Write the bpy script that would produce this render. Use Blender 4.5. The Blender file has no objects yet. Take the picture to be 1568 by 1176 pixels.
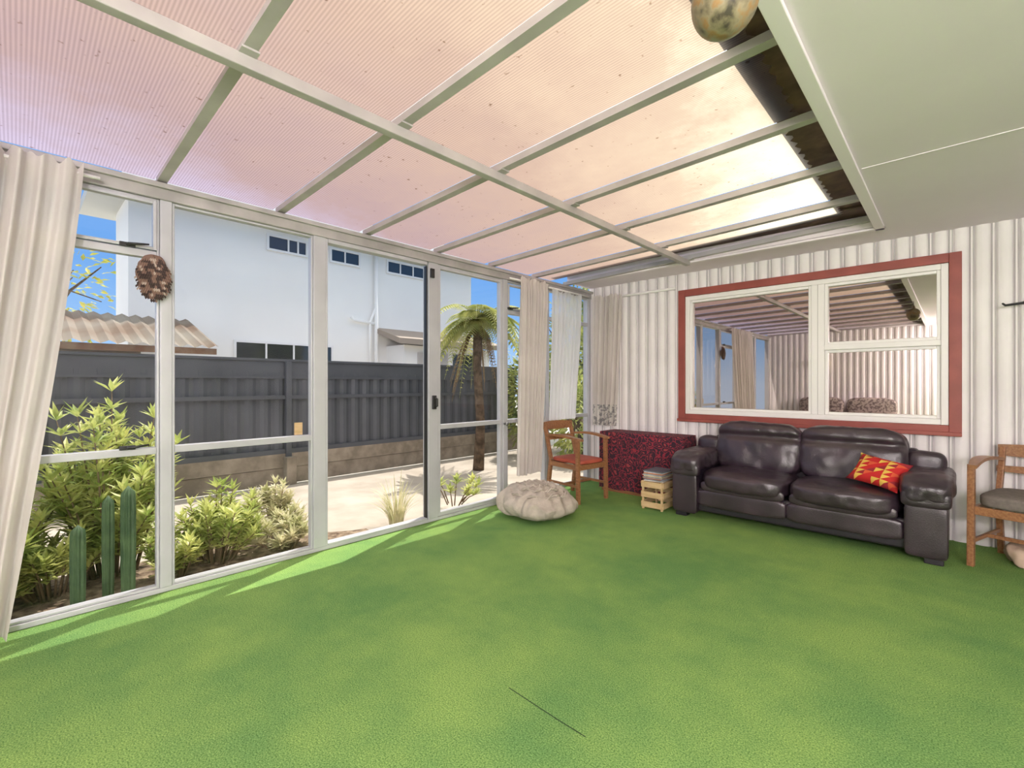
import bpy, bmesh, math, random
from mathutils import Vector, Matrix, noise
random.seed(7)
S=bpy.context.scene
try:
    S.view_settings.view_transform='Standard'
except Exception: pass
YB=4.95; XC=3.345; CZ=2.385; XF=2.91; YR=4.45; YREAR=-2.7; XR=6.2; GZ=-0.12

# ---------------------------------------------------------------- materials
def newmat(name):
    m=bpy.data.materials.new(name); m.use_nodes=True
    nt=m.node_tree; nt.nodes.clear()
    return m,nt
def N(nt,t,**k):
    n=nt.nodes.new(t)
    for a,b in k.items(): setattr(n,a,b)
    return n
def L(nt,a,b): nt.links.new(a,b)
def c4(c): return (c[0],c[1],c[2],1)
def pmat(name,c1,c2=None,scale=6,rough=.5,metal=0,bump=0,bscale=60,stretch=(1,1,1),lo=.35,hi=.65,spec=.5,trans=0,detail=4,clear=0,bdist=.01):
    m,nt=newmat(name)
    out=N(nt,'ShaderNodeOutputMaterial'); b=N(nt,'ShaderNodeBsdfPrincipled')
    b.inputs['Roughness'].default_value=rough; b.inputs['Metallic'].default_value=metal
    b.inputs['Specular IOR Level'].default_value=spec
    b.inputs['Base Color'].default_value=c4(c1)
    tc=N(nt,'ShaderNodeTexCoord'); mp=N(nt,'ShaderNodeMapping'); mp.inputs['Scale'].default_value=stretch
    L(nt,tc.outputs['Object'],mp.inputs[0])
    colout=None
    if c2 is not None:
        n=N(nt,'ShaderNodeTexNoise'); n.inputs['Scale'].default_value=scale; n.inputs['Detail'].default_value=detail
        L(nt,mp.outputs[0],n.inputs['Vector'])
        r=N(nt,'ShaderNodeValToRGB'); r.color_ramp.elements[0].position=lo; r.color_ramp.elements[1].position=hi
        r.color_ramp.elements[0].color=c4(c1); r.color_ramp.elements[1].color=c4(c2)
        L(nt,n.outputs['Fac'],r.inputs[0]); L(nt,r.outputs[0],b.inputs['Base Color']); colout=r.outputs[0]
    if bump:
        n2=N(nt,'ShaderNodeTexNoise'); n2.inputs['Scale'].default_value=bscale; n2.inputs['Detail'].default_value=3
        L(nt,mp.outputs[0],n2.inputs['Vector'])
        bp=N(nt,'ShaderNodeBump'); bp.inputs['Strength'].default_value=bump; bp.inputs['Distance'].default_value=bdist
        L(nt,n2.outputs['Fac'],bp.inputs['Height']); L(nt,bp.outputs[0],b.inputs['Normal'])
    last=b.outputs[0]
    if trans:
        t=N(nt,'ShaderNodeBsdfTranslucent'); t.inputs['Color'].default_value=c4(c1)
        if colout: L(nt,colout,t.inputs['Color'])
        mx=N(nt,'ShaderNodeMixShader'); mx.inputs[0].default_value=trans
        L(nt,last,mx.inputs[1]); L(nt,t.outputs[0],mx.inputs[2]); last=mx.outputs[0]
    if clear:
        t=N(nt,'ShaderNodeBsdfTransparent'); mx=N(nt,'ShaderNodeMixShader'); mx.inputs[0].default_value=clear
        L(nt,last,mx.inputs[1]); L(nt,t.outputs[0],mx.inputs[2]); last=mx.outputs[0]
    L(nt,last,out.inputs[0])
    return m
def glassmat(name,fac,tint=(1,1,1),gcol=(1,1,1)):
    m,nt=newmat(name); out=N(nt,'ShaderNodeOutputMaterial')
    t=N(nt,'ShaderNodeBsdfTransparent'); t.inputs[0].default_value=c4(tint)
    g=N(nt,'ShaderNodeBsdfGlossy'); g.inputs['Roughness'].default_value=0.0; g.inputs['Color'].default_value=c4(gcol)
    lw=N(nt,'ShaderNodeFresnel'); lw.inputs[0].default_value=1.35
    ad=N(nt,'ShaderNodeMath',operation='ADD',use_clamp=True); ad.inputs[1].default_value=fac
    mx=N(nt,'ShaderNodeMixShader'); L(nt,lw.outputs[0],ad.inputs[0]); L(nt,ad.outputs[0],mx.inputs[0])
    L(nt,t.outputs[0],mx.inputs[1]); L(nt,g.outputs[0],mx.inputs[2]); L(nt,mx.outputs[0],out.inputs[0])
    return m
def turf():
    m,nt=newmat('green_turf_carpet'); out=N(nt,'ShaderNodeOutputMaterial'); b=N(nt,'ShaderNodeBsdfPrincipled')
    b.inputs['Roughness'].default_value=.95; b.inputs['Specular IOR Level'].default_value=.1
    tc=N(nt,'ShaderNodeTexCoord')
    n1=N(nt,'ShaderNodeTexNoise'); n1.inputs['Scale'].default_value=190; n1.inputs['Detail'].default_value=3
    n2=N(nt,'ShaderNodeTexNoise'); n2.inputs['Scale'].default_value=1.2; n2.inputs['Detail'].default_value=8; n2.inputs['Roughness'].default_value=.66
    for n in (n1,n2): L(nt,tc.outputs['Object'],n.inputs['Vector'])
    r1=N(nt,'ShaderNodeValToRGB'); e=r1.color_ramp.elements
    e[0].position=.32; e[1].position=.68; e[0].color=(.105,.215,.055,1); e[1].color=(.36,.54,.155,1)
    r2=N(nt,'ShaderNodeValToRGB'); e=r2.color_ramp.elements
    e[0].position=.36; e[1].position=.62; e[0].color=(.58,.72,.80,1); e[1].color=(1.0,1.0,.97,1)
    L(nt,n1.outputs['Fac'],r1.inputs[0]); L(nt,n2.outputs['Fac'],r2.inputs[0])
    mx=N(nt,'ShaderNodeMix',data_type='RGBA',blend_type='MULTIPLY'); mx.inputs[0].default_value=1
    L(nt,r1.outputs[0],mx.inputs[6]); L(nt,r2.outputs[0],mx.inputs[7]); L(nt,mx.outputs[2],b.inputs['Base Color'])
    bp=N(nt,'ShaderNodeBump'); bp.inputs['Strength'].default_value=.6; bp.inputs['Distance'].default_value=.006
    L(nt,n1.outputs['Fac'],bp.inputs['Height']); L(nt,bp.outputs[0],b.inputs['Normal']); L(nt,b.outputs[0],out.inputs[0])
    return m
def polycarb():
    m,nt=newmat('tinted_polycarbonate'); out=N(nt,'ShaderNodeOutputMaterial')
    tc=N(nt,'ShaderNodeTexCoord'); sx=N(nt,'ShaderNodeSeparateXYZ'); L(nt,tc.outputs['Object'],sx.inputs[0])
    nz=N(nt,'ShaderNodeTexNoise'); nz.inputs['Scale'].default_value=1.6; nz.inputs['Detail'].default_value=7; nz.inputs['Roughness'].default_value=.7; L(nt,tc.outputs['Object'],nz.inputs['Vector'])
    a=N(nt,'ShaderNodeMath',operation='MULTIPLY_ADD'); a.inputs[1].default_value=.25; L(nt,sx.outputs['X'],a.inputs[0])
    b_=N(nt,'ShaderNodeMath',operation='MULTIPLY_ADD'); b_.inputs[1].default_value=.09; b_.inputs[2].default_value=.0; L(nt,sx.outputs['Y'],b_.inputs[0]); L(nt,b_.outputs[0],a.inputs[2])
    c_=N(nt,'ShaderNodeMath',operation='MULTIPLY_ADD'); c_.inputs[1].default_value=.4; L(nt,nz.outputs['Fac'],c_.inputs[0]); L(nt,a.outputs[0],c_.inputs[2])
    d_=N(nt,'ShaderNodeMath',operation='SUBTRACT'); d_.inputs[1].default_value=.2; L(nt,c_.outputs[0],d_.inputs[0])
    r=N(nt,'ShaderNodeValToRGB'); cr=r.color_ramp  # bronze tint, with lilac sky bounce and bright sky glare painted into the ramp
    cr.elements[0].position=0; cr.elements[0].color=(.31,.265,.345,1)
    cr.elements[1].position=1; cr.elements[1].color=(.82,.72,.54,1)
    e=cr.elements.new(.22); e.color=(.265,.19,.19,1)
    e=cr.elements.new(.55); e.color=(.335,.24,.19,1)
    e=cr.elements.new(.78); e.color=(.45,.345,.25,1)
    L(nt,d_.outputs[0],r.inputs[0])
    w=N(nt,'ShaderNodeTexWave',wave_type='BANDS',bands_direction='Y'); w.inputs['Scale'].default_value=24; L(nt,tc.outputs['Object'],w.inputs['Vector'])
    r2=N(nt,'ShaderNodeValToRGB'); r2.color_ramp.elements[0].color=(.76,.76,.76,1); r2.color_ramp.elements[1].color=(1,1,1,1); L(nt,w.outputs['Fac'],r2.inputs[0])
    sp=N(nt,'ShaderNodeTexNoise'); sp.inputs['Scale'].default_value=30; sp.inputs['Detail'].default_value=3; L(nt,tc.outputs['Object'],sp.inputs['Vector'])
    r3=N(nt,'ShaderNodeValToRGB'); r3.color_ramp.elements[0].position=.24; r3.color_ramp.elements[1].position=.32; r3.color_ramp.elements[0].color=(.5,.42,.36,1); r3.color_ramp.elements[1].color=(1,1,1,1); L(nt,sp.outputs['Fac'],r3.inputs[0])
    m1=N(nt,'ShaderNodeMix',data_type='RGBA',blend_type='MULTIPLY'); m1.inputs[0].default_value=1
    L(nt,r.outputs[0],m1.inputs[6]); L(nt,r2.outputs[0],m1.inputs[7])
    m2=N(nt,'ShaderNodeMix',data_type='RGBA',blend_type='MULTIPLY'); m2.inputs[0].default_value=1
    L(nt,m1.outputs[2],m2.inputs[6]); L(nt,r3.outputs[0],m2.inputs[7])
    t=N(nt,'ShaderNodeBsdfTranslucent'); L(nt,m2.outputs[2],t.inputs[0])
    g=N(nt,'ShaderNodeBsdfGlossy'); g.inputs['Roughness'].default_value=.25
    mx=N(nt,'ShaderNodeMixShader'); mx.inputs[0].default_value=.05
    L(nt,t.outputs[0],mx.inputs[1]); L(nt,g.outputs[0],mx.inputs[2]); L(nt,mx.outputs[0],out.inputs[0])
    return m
def cloth_pattern():
    m,nt=newmat('red_floral_cloth'); out=N(nt,'ShaderNodeOutputMaterial'); b=N(nt,'ShaderNodeBsdfPrincipled'); b.inputs['Roughness'].default_value=.9
    tc=N(nt,'ShaderNodeTexCoord'); nz=N(nt,'ShaderNodeTexNoise'); nz.inputs['Scale'].default_value=9; nz.inputs['Detail'].default_value=2
    L(nt,tc.outputs['Object'],nz.inputs['Vector'])
    mxv=N(nt,'ShaderNodeMix',data_type='RGBA',blend_type='ADD'); mxv.inputs[0].default_value=.18
    L(nt,tc.outputs['Object'],mxv.inputs[6]); L(nt,nz.outputs['Color'],mxv.inputs[7])
    v=N(nt,'ShaderNodeTexVoronoi',feature='DISTANCE_TO_EDGE'); v.inputs['Scale'].default_value=16; L(nt,mxv.outputs[2],v.inputs['Vector'])
    r=N(nt,'ShaderNodeValToRGB'); e=r.color_ramp.elements; e[0].position=.03; e[0].color=(.30,.03,.05,1); e[1].position=.08; e[1].color=(.028,.016,.03,1)
    q=r.color_ramp.elements.new(.28); q.color=(.05,.016,.028,1); q=r.color_ramp.elements.new(.34); q.color=(.34,.05,.06,1)
    L(nt,v.outputs['Distance'],r.inputs[0]); L(nt,r.outputs[0],b.inputs['Base Color']); L(nt,b.outputs[0],out.inputs[0])
    return m

M={}
M['turf']=turf(); M['poly']=polycarb(); M['cloth']=cloth_pattern()
M['alu']=pmat('aluminium_frame_paint',(.47,.475,.50),(.55,.555,.58),scale=3,rough=.35,spec=.5,metal=.15)
M['beam']=pmat('roof_bar_paint',(.40,.37,.37),(.50,.47,.46),scale=4,rough=.5)
M['hdr']=pmat('gutter_header_paint',(.34,.32,.31),(.46,.43,.42),scale=5,rough=.6)
M['ceil']=pmat('ceiling_board_paint',(.80,.72,.78),(.84,.76,.82),scale=1.2,rough=.7)
M['trim']=pmat('white_trim_paint',(.88,.81,.86),rough=.5)
M['wallboard']=pmat('ribbed_wall_paint',(.84,.80,.80),(.90,.86,.86),scale=3,rough=.55)
M['groove']=pmat('wall_groove_grey',(.52,.49,.50),(.58,.56,.56),scale=3,rough=.7)  # greyer tone for the recessed faces between ribs
M['white']=pmat('white_window_paint',(.88,.86,.84),rough=.4)
M['red']=pmat('oxide_red_paint',(.28,.065,.05),(.34,.08,.06),scale=8,rough=.5)
M['glass']=glassmat('clear_glass',.0)
M['mirrorglass']=glassmat('reflective_window_glass',.55,(.75,.7,.66),(.90,.80,.76))
M['leather']=pmat('dark_plum_leather',(.026,.015,.024),(.046,.028,.041),scale=5,rough=.28,bump=.2,bscale=160,spec=.85)
M['leather2']=pmat('dark_leather_panel',(.020,.015,.024),rough=.34,bump=.2,bscale=180,spec=.6)
M['black']=pmat('black_plastic',(.02,.02,.02),rough=.4)
M['wood']=pmat('varnished_rimu',(.24,.10,.045),(.37,.18,.08),scale=9,rough=.35,stretch=(1,8,8))
M['redseat']=pmat('red_seat_vinyl',(.38,.07,.04),(.46,.10,.06),scale=6,rough=.6)
M['greyseat']=pmat('taupe_seat_fabric',(.15,.13,.11),(.20,.17,.15),scale=40,rough=.9)
M['pine']=pmat('pine_crate_wood',(.55,.38,.18),(.66,.48,.27),scale=8,rough=.6,stretch=(1,1,6))
M['curtain']=pmat('cream_curtain_fabric',(.74,.69,.65),(.82,.77,.73),scale=3,rough=.95,trans=.38,bump=.2,bscale=220)
M['sheer']=pmat('white_net_curtain',(.93,.93,.95),rough=.95,trans=.6,clear=.25)
M['lace']=pmat('patterned_curtain_hem',(.34,.33,.33),(.75,.72,.68),scale=28,rough=.9,lo=.45,hi=.5,trans=.3)
M['bag']=pmat('knitted_throw',(.42,.37,.31),(.54,.48,.41),scale=12,rough=.95,bump=.6,bscale=110)
M['brown']=pmat('dark_roof_flashing',(.07,.035,.03),(.18,.10,.075),scale=7,rough=.7)
M['fence']=pmat('slate_fence_steel',(.066,.070,.082),(.085,.09,.104),scale=2,rough=.55)
M['sleeper']=pmat('concrete_plinth',(.20,.165,.125),(.32,.27,.21),scale=6,rough=.9,bump=.4)
M['patio']=pmat('concrete_patio',(.39,.335,.27),(.50,.44,.365),scale=2.5,rough=.9,bump=.2)
M['soil']=pmat('garden_soil',(.09,.055,.035),(.32,.24,.16),scale=18,rough=1,bump=1)
M['lawn']=pmat('distant_ground',(.60,.57,.50),(.70,.67,.60),scale=2,rough=1)
M['house']=pmat('white_stucco',(.93,.90,.86),(.95,.93,.89),scale=1,rough=.8)
M['eave']=pmat('grey_eave',(.50,.51,.49),rough=.7)
M['darkglass']=pmat('dark_window_pane',(.03,.035,.04),rough=.08,spec=.8)
M['rust']=pmat('weathered_corrugated_iron',(.16,.10,.06),(.25,.22,.175),scale=1.5,rough=.7)
M['fascia']=pmat('rust_fascia',(.25,.12,.06),(.35,.22,.13),scale=9,rough=.8)
M['tan']=pmat('tan_fascia',(.36,.29,.23),rough=.7)
M['leaf']=pmat('yellow_green_leaf',(.28,.37,.08),(.72,.72,.26),scale=7,rough=.45,trans=.35)
M['leaf2']=pmat('pale_leaf',(.46,.46,.22),(.76,.70,.46),scale=9,rough=.5,trans=.35)
M['fern']=pmat('fern_frond',(.26,.31,.07),(.58,.57,.20),scale=4,rough=.5,trans=.35)
M['dead']=pmat('dead_frond',(.22,.14,.06),(.34,.24,.12),scale=6,rough=.9)
M['hedge']=pmat('hedge_leaf',(.10,.16,.04),(.50,.52,.16),scale=4,rough=.6,trans=.3)
M['autumn']=pmat('yellow_leaf',(.30,.34,.06),(.55,.50,.12),scale=4,rough=.6,trans=.3)
M['bark']=pmat('fibrous_bark',(.06,.04,.025),(.16,.11,.07),scale=12,rough=1,bump=1,bscale=30)
M['stem']=pmat('shrub_stem',(.16,.11,.06),rough=.9)
M['cactus']=pmat('cactus_skin',(.025,.06,.02),(.06,.11,.04),scale=8,rough=.6)
M['seam']=pmat('carpet_seam',(.015,.04,.015),rough=1)
M['steel']=pmat('grey_metal',(.4,.4,.42),rough=.3,metal=.8)

# ---------------------------------------------------------------- geometry helpers
def link(o,parent=None):
    S.collection.objects.link(o)
    if parent: o.parent=parent
    return o
def grp(name,loc=(0,0,0),rz=0):
    e=bpy.data.objects.new(name,None); e.location=loc; e.rotation_euler=(0,0,rz); e.empty_display_size=.1
    return link(e)
def mk(name,v,f,m,parent=None,smooth=False,mats=None,mi=None):
    me=bpy.data.meshes.new(name); me.from_pydata([tuple(a) for a in v],[],f)
    for x in (mats or [m]): me.materials.append(x)
    if mi: me.polygons.foreach_set('material_index',mi)
    if smooth: me.polygons.foreach_set('use_smooth',[True]*len(me.polygons))
    me.update()
    return link(bpy.data.objects.new(name,me),parent)
def box(name,x0,x1,y0,y1,z0,z1,m,parent=None,bev=0,seg=2):
    v=[(x,y,z) for x in (x0,x1) for y in (y0,y1) for z in (z0,z1)]
    f=[(0,1,3,2),(4,6,7,5),(0,4,5,1),(2,3,7,6),(0,2,6,4),(1,5,7,3)]
    o=mk(name,v,f,m,parent)
    if bev:
        b=o.modifiers.new('b','BEVEL'); b.width=bev; b.segments=seg; b.limit_method='NONE'
        o.data.polygons.foreach_set('use_smooth',[True]*6)
        w=o.modifiers.new('w','WEIGHTED_NORMAL'); w.keep_sharp=False
    return o
def obar(name,p,q,w,h,m,parent=None,bev=0,up=(0,0,1)):
    p=Vector(p);q=Vector(q);d=(q-p).normalized(); s=d.cross(Vector(up))
    if s.length<1e-3: s=d.cross(Vector((1,0,0)))
    s.normalize(); u=s.cross(d).normalized()
    v=[]
    for a in (p,q):
        for i,j in ((-1,-1),(1,-1),(1,1),(-1,1)): v.append(a+s*i*w/2+u*j*h/2)
    f=[(0,3,2,1),(4,5,6,7),(0,1,5,4),(1,2,6,5),(2,3,7,6),(3,0,4,7)]
    o=mk(name,v,f,m,parent)
    if bev:
        b=o.modifiers.new('b','BEVEL'); b.width=bev; b.segments=2; b.limit_method='NONE'
    return o
def tubegeo(pts,rs,n=10,V=None,F=None):
    V=[] if V is None else V; F=[] if F is None else F
    pts=[Vector(p) for p in pts]; k=len(V)
    if not hasattr(rs,'__len__'): rs=[rs]*len(pts)
    prev=None
    for i,p in enumerate(pts):
        d=(pts[min(i+1,len(pts)-1)]-pts[max(i-1,0)]).normalized()
        a=Vector((0,0,1)) if abs(d.z)<.9 else Vector((1,0,0))
        if prev is not None: a=prev
        s=(a-d*a.dot(d)).normalized(); prev=s; u=d.cross(s)
        for j in range(n):
            t=2*math.pi*j/n; V.append(p+(s*math.cos(t)+u*math.sin(t))*rs[i])
    for i in range(len(pts)-1):
        for j in range(n):
            a=k+i*n+j;b=k+i*n+(j+1)%n; F.append((a,b,b+n,a+n))
    F.append(tuple(k+j for j in range(n))[::-1]); F.append(tuple(k+(len(pts)-1)*n+j for j in range(n)))
    return V,F
def tube(name,pts,rs,m,parent=None,n=10):
    V,F=tubegeo(pts,rs,n); return mk(name,V,F,m,parent,smooth=True)
def cushion(name,c,d,m,parent=None,e=5,n=14,wr=.006,wf=5,rx=0,rz=0,ry=0,puff=0,mats=None,seed=0,fn=None):
    bm=bmesh.new(); bmesh.ops.create_cube(bm,size=2)
    bmesh.ops.subdivide_edges(bm,edges=bm.edges[:],cuts=n-1,use_grid_fill=True)
    R=Matrix.Rotation(rz,3,'Z')@Matrix.Rotation(ry,3,'Y')@Matrix.Rotation(rx,3,'X')
    for v in bm.verts:
        p=v.co.copy()
        s=(abs(p.x)**e+abs(p.y)**e+abs(p.z)**e)**(1/e)
        q=p/s if s>0 else p
        pf=1+puff*((1-min(1,abs(q.x))**2)*(1-min(1,abs(q.y))**2))
        w=Vector((q.x*d[0]/2,q.y*d[1]/2,q.z*d[2]/2*pf))
        if wr:
            k=noise.noise(Vector((w.x*wf+seed,w.y*wf*2,w.z*wf)))+.5*noise.noise(Vector((w.x*wf*3,w.y*wf*3+seed,w.z*wf*2)))
            w+=q.normalized()*k*wr
        if fn: w=fn(w)
        v.co=R@w+Vector(c)
    me=bpy.data.meshes.new(name); bm.to_mesh(me); bm.free()
    for x in (mats or [m]): me.materials.append(x)
    me.polygons.foreach_set('use_smooth',[True]*len(me.polygons))
    return link(bpy.data.objects.new(name,me),parent)

# ---------------------------------------------------------------- shell
box('floor',0,XR,YREAR,YB,-.15,0,M['turf'])
WX0,WX1,WZ0,WZ1=1.17,3.38,.81,2.205
def ribbed(name,pos,sgn,a0,a1,z0,z1,parent,per=.115,dep=.026):
    V=[];F=[];mi=[]
    n=int((a1-a0)/per*12)
    for i in range(n+1):
        a=a0+(a1-a0)*i/n
        u=(a/per)%1.0
        if 0<u<.72: o=dep*(.3+.7*math.sin(math.pi*u/.72)**.5)
        elif .80<u<.92: o=dep*.55
        else: o=dep*.08
        for z in (z0,z1): V.append((a,pos+sgn*o,z))
    for i in range(n):
        F.append((2*i,2*i+1,2*i+3,2*i+2)); u=((a0+(a1-a0)*(i+.5)/n)/per)%1.0
        mi.append(0 if (u<.72 or .80<u<.92) else 1)
    return mk(name,V,F,None,parent,mats=[M['wallboard'],M['groove']],mi=mi)
wb=grp('wall_back')
T=.12
box('studs_left',-.0,WX0,YB,YB+T,0,2.6,M['wallboard'],wb); box('studs_right',WX1,XR,YB,YB+T,0,2.6,M['wallboard'],wb)
box('studs_low',WX0,WX1,YB,YB+T,0,WZ0,M['wallboard'],wb); box('studs_high',WX0,WX1,YB,YB+T,WZ1,2.6,M['wallboard'],wb)
ribbed('ribs_left',YB-.001,-1,0.04,WX0,0,CZ,wb); ribbed('ribs_right',YB-.001,-1,WX1,XR,0,CZ,wb)
ribbed('ribs_low',YB-.001,-1,WX0,WX1,0,WZ0,wb); ribbed('ribs_high',YB-.001,-1,WX0,WX1,WZ1,CZ,wb)
wr=grp('wall_rear'); box('studs',0,XR,YREAR-T,YREAR,0,2.6,M['wallboard'],wr); ribbed('ribs',YREAR+.001,1,0,XR,0,CZ,wr)
box('wall_right',XR,XR+T,YREAR-T,YB+T,0,2.6,M['wallboard'])
ce=grp('ceiling')
box('board_main',XF,XR,YREAR,YB,CZ,CZ+.1,M['ceil'],ce); box('board_end',0.03,XF,YR,YB,CZ,CZ+.1,M['ceil'],ce)
box('seam_batten',XF+.06,XR,3.195,3.203,CZ-.003,CZ,M['trim'],ce)
tr=grp('trim_1')
box('edge_side',XF-.01,XF+.05,YREAR,YR+.05,CZ-.02,CZ-.001,M['trim'],tr,.004)
box('edge_end',0.03,XF+.05,YR-.0,YR+.05,CZ-.02,CZ-.001,M['trim'],tr,.004)
box('fascia_end',0.03,XF,YR+.001,YR+.02,CZ,CZ+.12,M['trim'],tr)
box('fascia_side',XF+.001,XF+.02,YREAR,YR,CZ,CZ+.15,M['trim'],tr)
rf=grp('roof_glazing')
def rz(x): return 2.352+.026*x
RY=[-2.69,-2.03,-1.38,-.73,-.08,.573,1.226,1.868,2.549,3.216,3.87,4.425]
for i,y in enumerate(RY):
    obar('rafter_%d'%i,(0,y,rz(0)+.024),(XF,y,rz(XF)+.024),.036,.032,M['beam'],rf)
    obar('glazing_cap_%d'%i,(0,y,rz(0)+.006),(XF,y,rz(XF)+.006),.048,.012,M['beam'],rf)
for i in range(len(RY)-1):
    y0,y1=RY[i]+.015,RY[i+1]-.015
    xe=2.80 if RY[i]<1.9 else 2.73
    if i==len(RY)-2: y1=4.25
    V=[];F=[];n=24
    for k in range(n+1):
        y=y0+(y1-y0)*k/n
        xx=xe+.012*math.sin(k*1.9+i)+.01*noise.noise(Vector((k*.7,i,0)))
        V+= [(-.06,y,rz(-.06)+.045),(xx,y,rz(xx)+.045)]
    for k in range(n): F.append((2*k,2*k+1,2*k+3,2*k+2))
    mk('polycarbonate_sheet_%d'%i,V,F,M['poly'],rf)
obar('dark_flashing',(XF-.08,YREAR,rz(XF)+.075),(XF-.08,YR,rz(XF)+.075),.26,.012,M['brown'],rf)
box('dark_flashing_end',.0,XF,4.2,YR,rz(XF)+.055,rz(XF)+.065,M['brown'],rf)
box('purlin',1.447,1.493,YREAR,YR,2.338,2.387,M['beam'],rf,.004)
for i,y in enumerate(RY): 
    obar('joint_%d'%i,(1.41,y,rz(1.4)-.004),(1.53,y,rz(1.54)-.004),.06,.008,M['beam'],rf)

# ---------------------------------------------------------------- left glazed wall
wl=grp('wall_left')
box('header',-.05,.05,YREAR,YB,2.255,2.352,M['hdr'],wl,.006)
box('header_lip',.05,.075,YREAR,YB,2.315,2.345,M['hdr'],wl,.004)
box('gutter',-.08,-.051,YREAR,YB+.2,2.28,2.38,M['hdr'],wl,.008)
box('sill',-.05,.035,YREAR,YB,0.001,.03,M['alu'],wl,.004)
def post(n,y0,y1,x0=-.045,x1=.04): box(n,x0,x1,y0,y1,.03,2.256,M['alu'],wl,.004)
posts=[(-2.69,-2.62),(-1.65,-1.55),(-.42,-.34),(.566,.624),(1.45,1.54),(2.45,2.55),(3.37,3.43),(4.05,4.10),(4.88,4.94)]
for i,(a,b) in enumerate(posts): post('post_%d'%i,a,b)
def window(name,y0,y1,bars,sash=(),x=0.0,w=.014):
    g=grp(name)
    box('stile_a',x-.02,x+.03,y0+.001,y0+w,.031,2.254,M['alu'],g,.003); box('stile_b',x-.02,x+.03,y1-w,y1-.001,.031,2.254,M['alu'],g,.003)
    box('rail_top',x-.019,x+.029,y0+w,y1-w,2.254-w,2.254,M['alu'],g,.003); box('rail_low',x-.019,x+.029,y0+w,y1-w,.031,.031+w,M['alu'],g,.003)
    for i,z in enumerate(bars): box('transom_%d'%i,x-.018,x+.032,y0+w,y1-w,z-.02,z+.02,M['alu'],g,.003)
    v=[(x,y0+w,.05),(x,y1-w,.05),(x,y1-w,2.23),(x,y0+w,2.23)]
    mk('pane',v,[(0,1,2,3)],M['glass'],g)
    for i,(za,zb) in enumerate(sash):
        for nme,a in (('a',(y0+w,y0+w+.018,za,zb)),('b',(y1-w-.018,y1-w,za,zb)),('c',(y0+w+.018,y1-w-.018,za,za+.018)),('d',(y0+w+.018,y1-w-.018,zb-.018,zb))):
            box('sash_%d%s'%(i,nme),x+.001,x+.04,a[0],a[1],a[2],a[3],M['alu'],g,.003)
    return g
def handle(g,y,z):
    box('handle_base',.04,.055,y-.035,y+.035,z-.012,z+.012,M['black'],g,.003)
    tube('handle_lever',[(.055,y,z),(.075,y,z),(.08,y+.04,z+.005),(.08,y+.09,z+.012)],[.008,.008,.007,.005],M['black'],g)
window('window_1',-1.55,-.42,[.82])
g=window('window_2',-.34,.566,[.82,1.935],[(1.96,2.24)])
handle(g,.42,.85); handle(g,.42,1.965)
g=window('window_3',.624,1.45,[.82])
box('orange_sticker',.003,.006,1.33,1.385,.845,.93,M['pine'],g)
g=grp('door_1')
box('jamb',-.03,.035,1.541,1.556,.031,2.254,M['alu'],g,.003); box('head_track',-.03,.04,1.556,2.435,2.225,2.254,M['alu'],g,.003)
box('floor_track',-.03,.04,1.556,2.435,.031,.045,M['alu'],g,.002)
box('brush_strip',-.015,.02,2.439,2.449,.04,2.22,M['black'],g)
g=window('door_2',2.55,3.37,[.82],w=.035)
box('lock_case',.042,.06,2.48,2.52,.98,1.10,M['black'],g,.004)
tube('lock_pull',[(.06,2.505,1.0),(.09,2.505,1.01),(.09,2.505,1.07),(.06,2.505,1.08)],.007,M['black'],g)
tube('door_knob',[(.04,3.38,.80),(.07,3.38,.80),(.085,3.38,.80)],[.01,.01,.02],M['steel'],g)
box('door_hook_top',.042,.06,2.46,2.5,2.12,2.2,M['black'],g,.004)
g=window('window_4',3.43,4.05,[.82,1.935],[(1.96,2.22)]); handle(g,3.46,1.97)
window('window_5',4.10,4.88,[.82,1.935])

# ---------------------------------------------------------------- back window
g=grp('window_6')
def frame(nm,x0,x1,z0,z1,w,y0,y1,m,g,bev=.004):
    box(nm+'_l',x0,x0+w,y0,y1,z0,z1,m,g,bev); box(nm+'_r',x1-w,x1,y0,y1,z0,z1,m,g,bev)
    box(nm+'_t',x0+w,x1-w,y0,y1,z1-w,z1,m,g,bev); box(nm+'_b',x0+w,x1-w,y0,y1,z0,z0+w,m,g,bev)
frame('architrave',WX0,WX1,WZ0,WZ1,.072,YB-.045,YB+.02,M['red'],g)
box('sill',WX0-.0,WX1+.0,YB-.075,YB-.046,WZ0-.008,WZ0+.022,M['red'],g,.004)
X0,X1,Z0,Z1=WX0+.073,WX1-.073,WZ0+.073,WZ1-.073
frame('frame',X0,X1,Z0,Z1,.045,YB-.03,YB+.06,M['white'],g)
box('mullion',2.40,2.50,YB-.029,YB+.05,Z0+.045,Z1-.045,M['white'],g,.004)
box('mullion_groove',2.448,2.452,YB-.0305,YB-.028,Z0+.045,Z1-.045,M['beam'],g)
box('sash_bar',2.5,X1-.045,YB-.026,YB+.05,1.50,1.545,M['white'],g,.004)
frame('left_sash',X0+.045,2.40,Z0+.045,Z1-.045,.025,YB-.015,YB+.04,M['white'],g)
frame('upper_sash',2.5,X1-.045,1.545,Z1-.045,.025,YB-.015,YB+.04,M['white'],g)
frame('lower_sash',2.5,X1-.045,Z0+.045,1.50,.025,YB-.0,YB+.04,M['white'],g)
mk('pane',[(X0,YB+.02,Z0),(X1,YB+.02,Z0),(X1,YB+.02,Z1),(X0,YB+.02,Z1)],[(0,1,2,3)],M['mirrorglass'],g)
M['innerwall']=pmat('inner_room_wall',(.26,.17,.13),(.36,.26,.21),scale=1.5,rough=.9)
r=grp('room_beyond')
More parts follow.
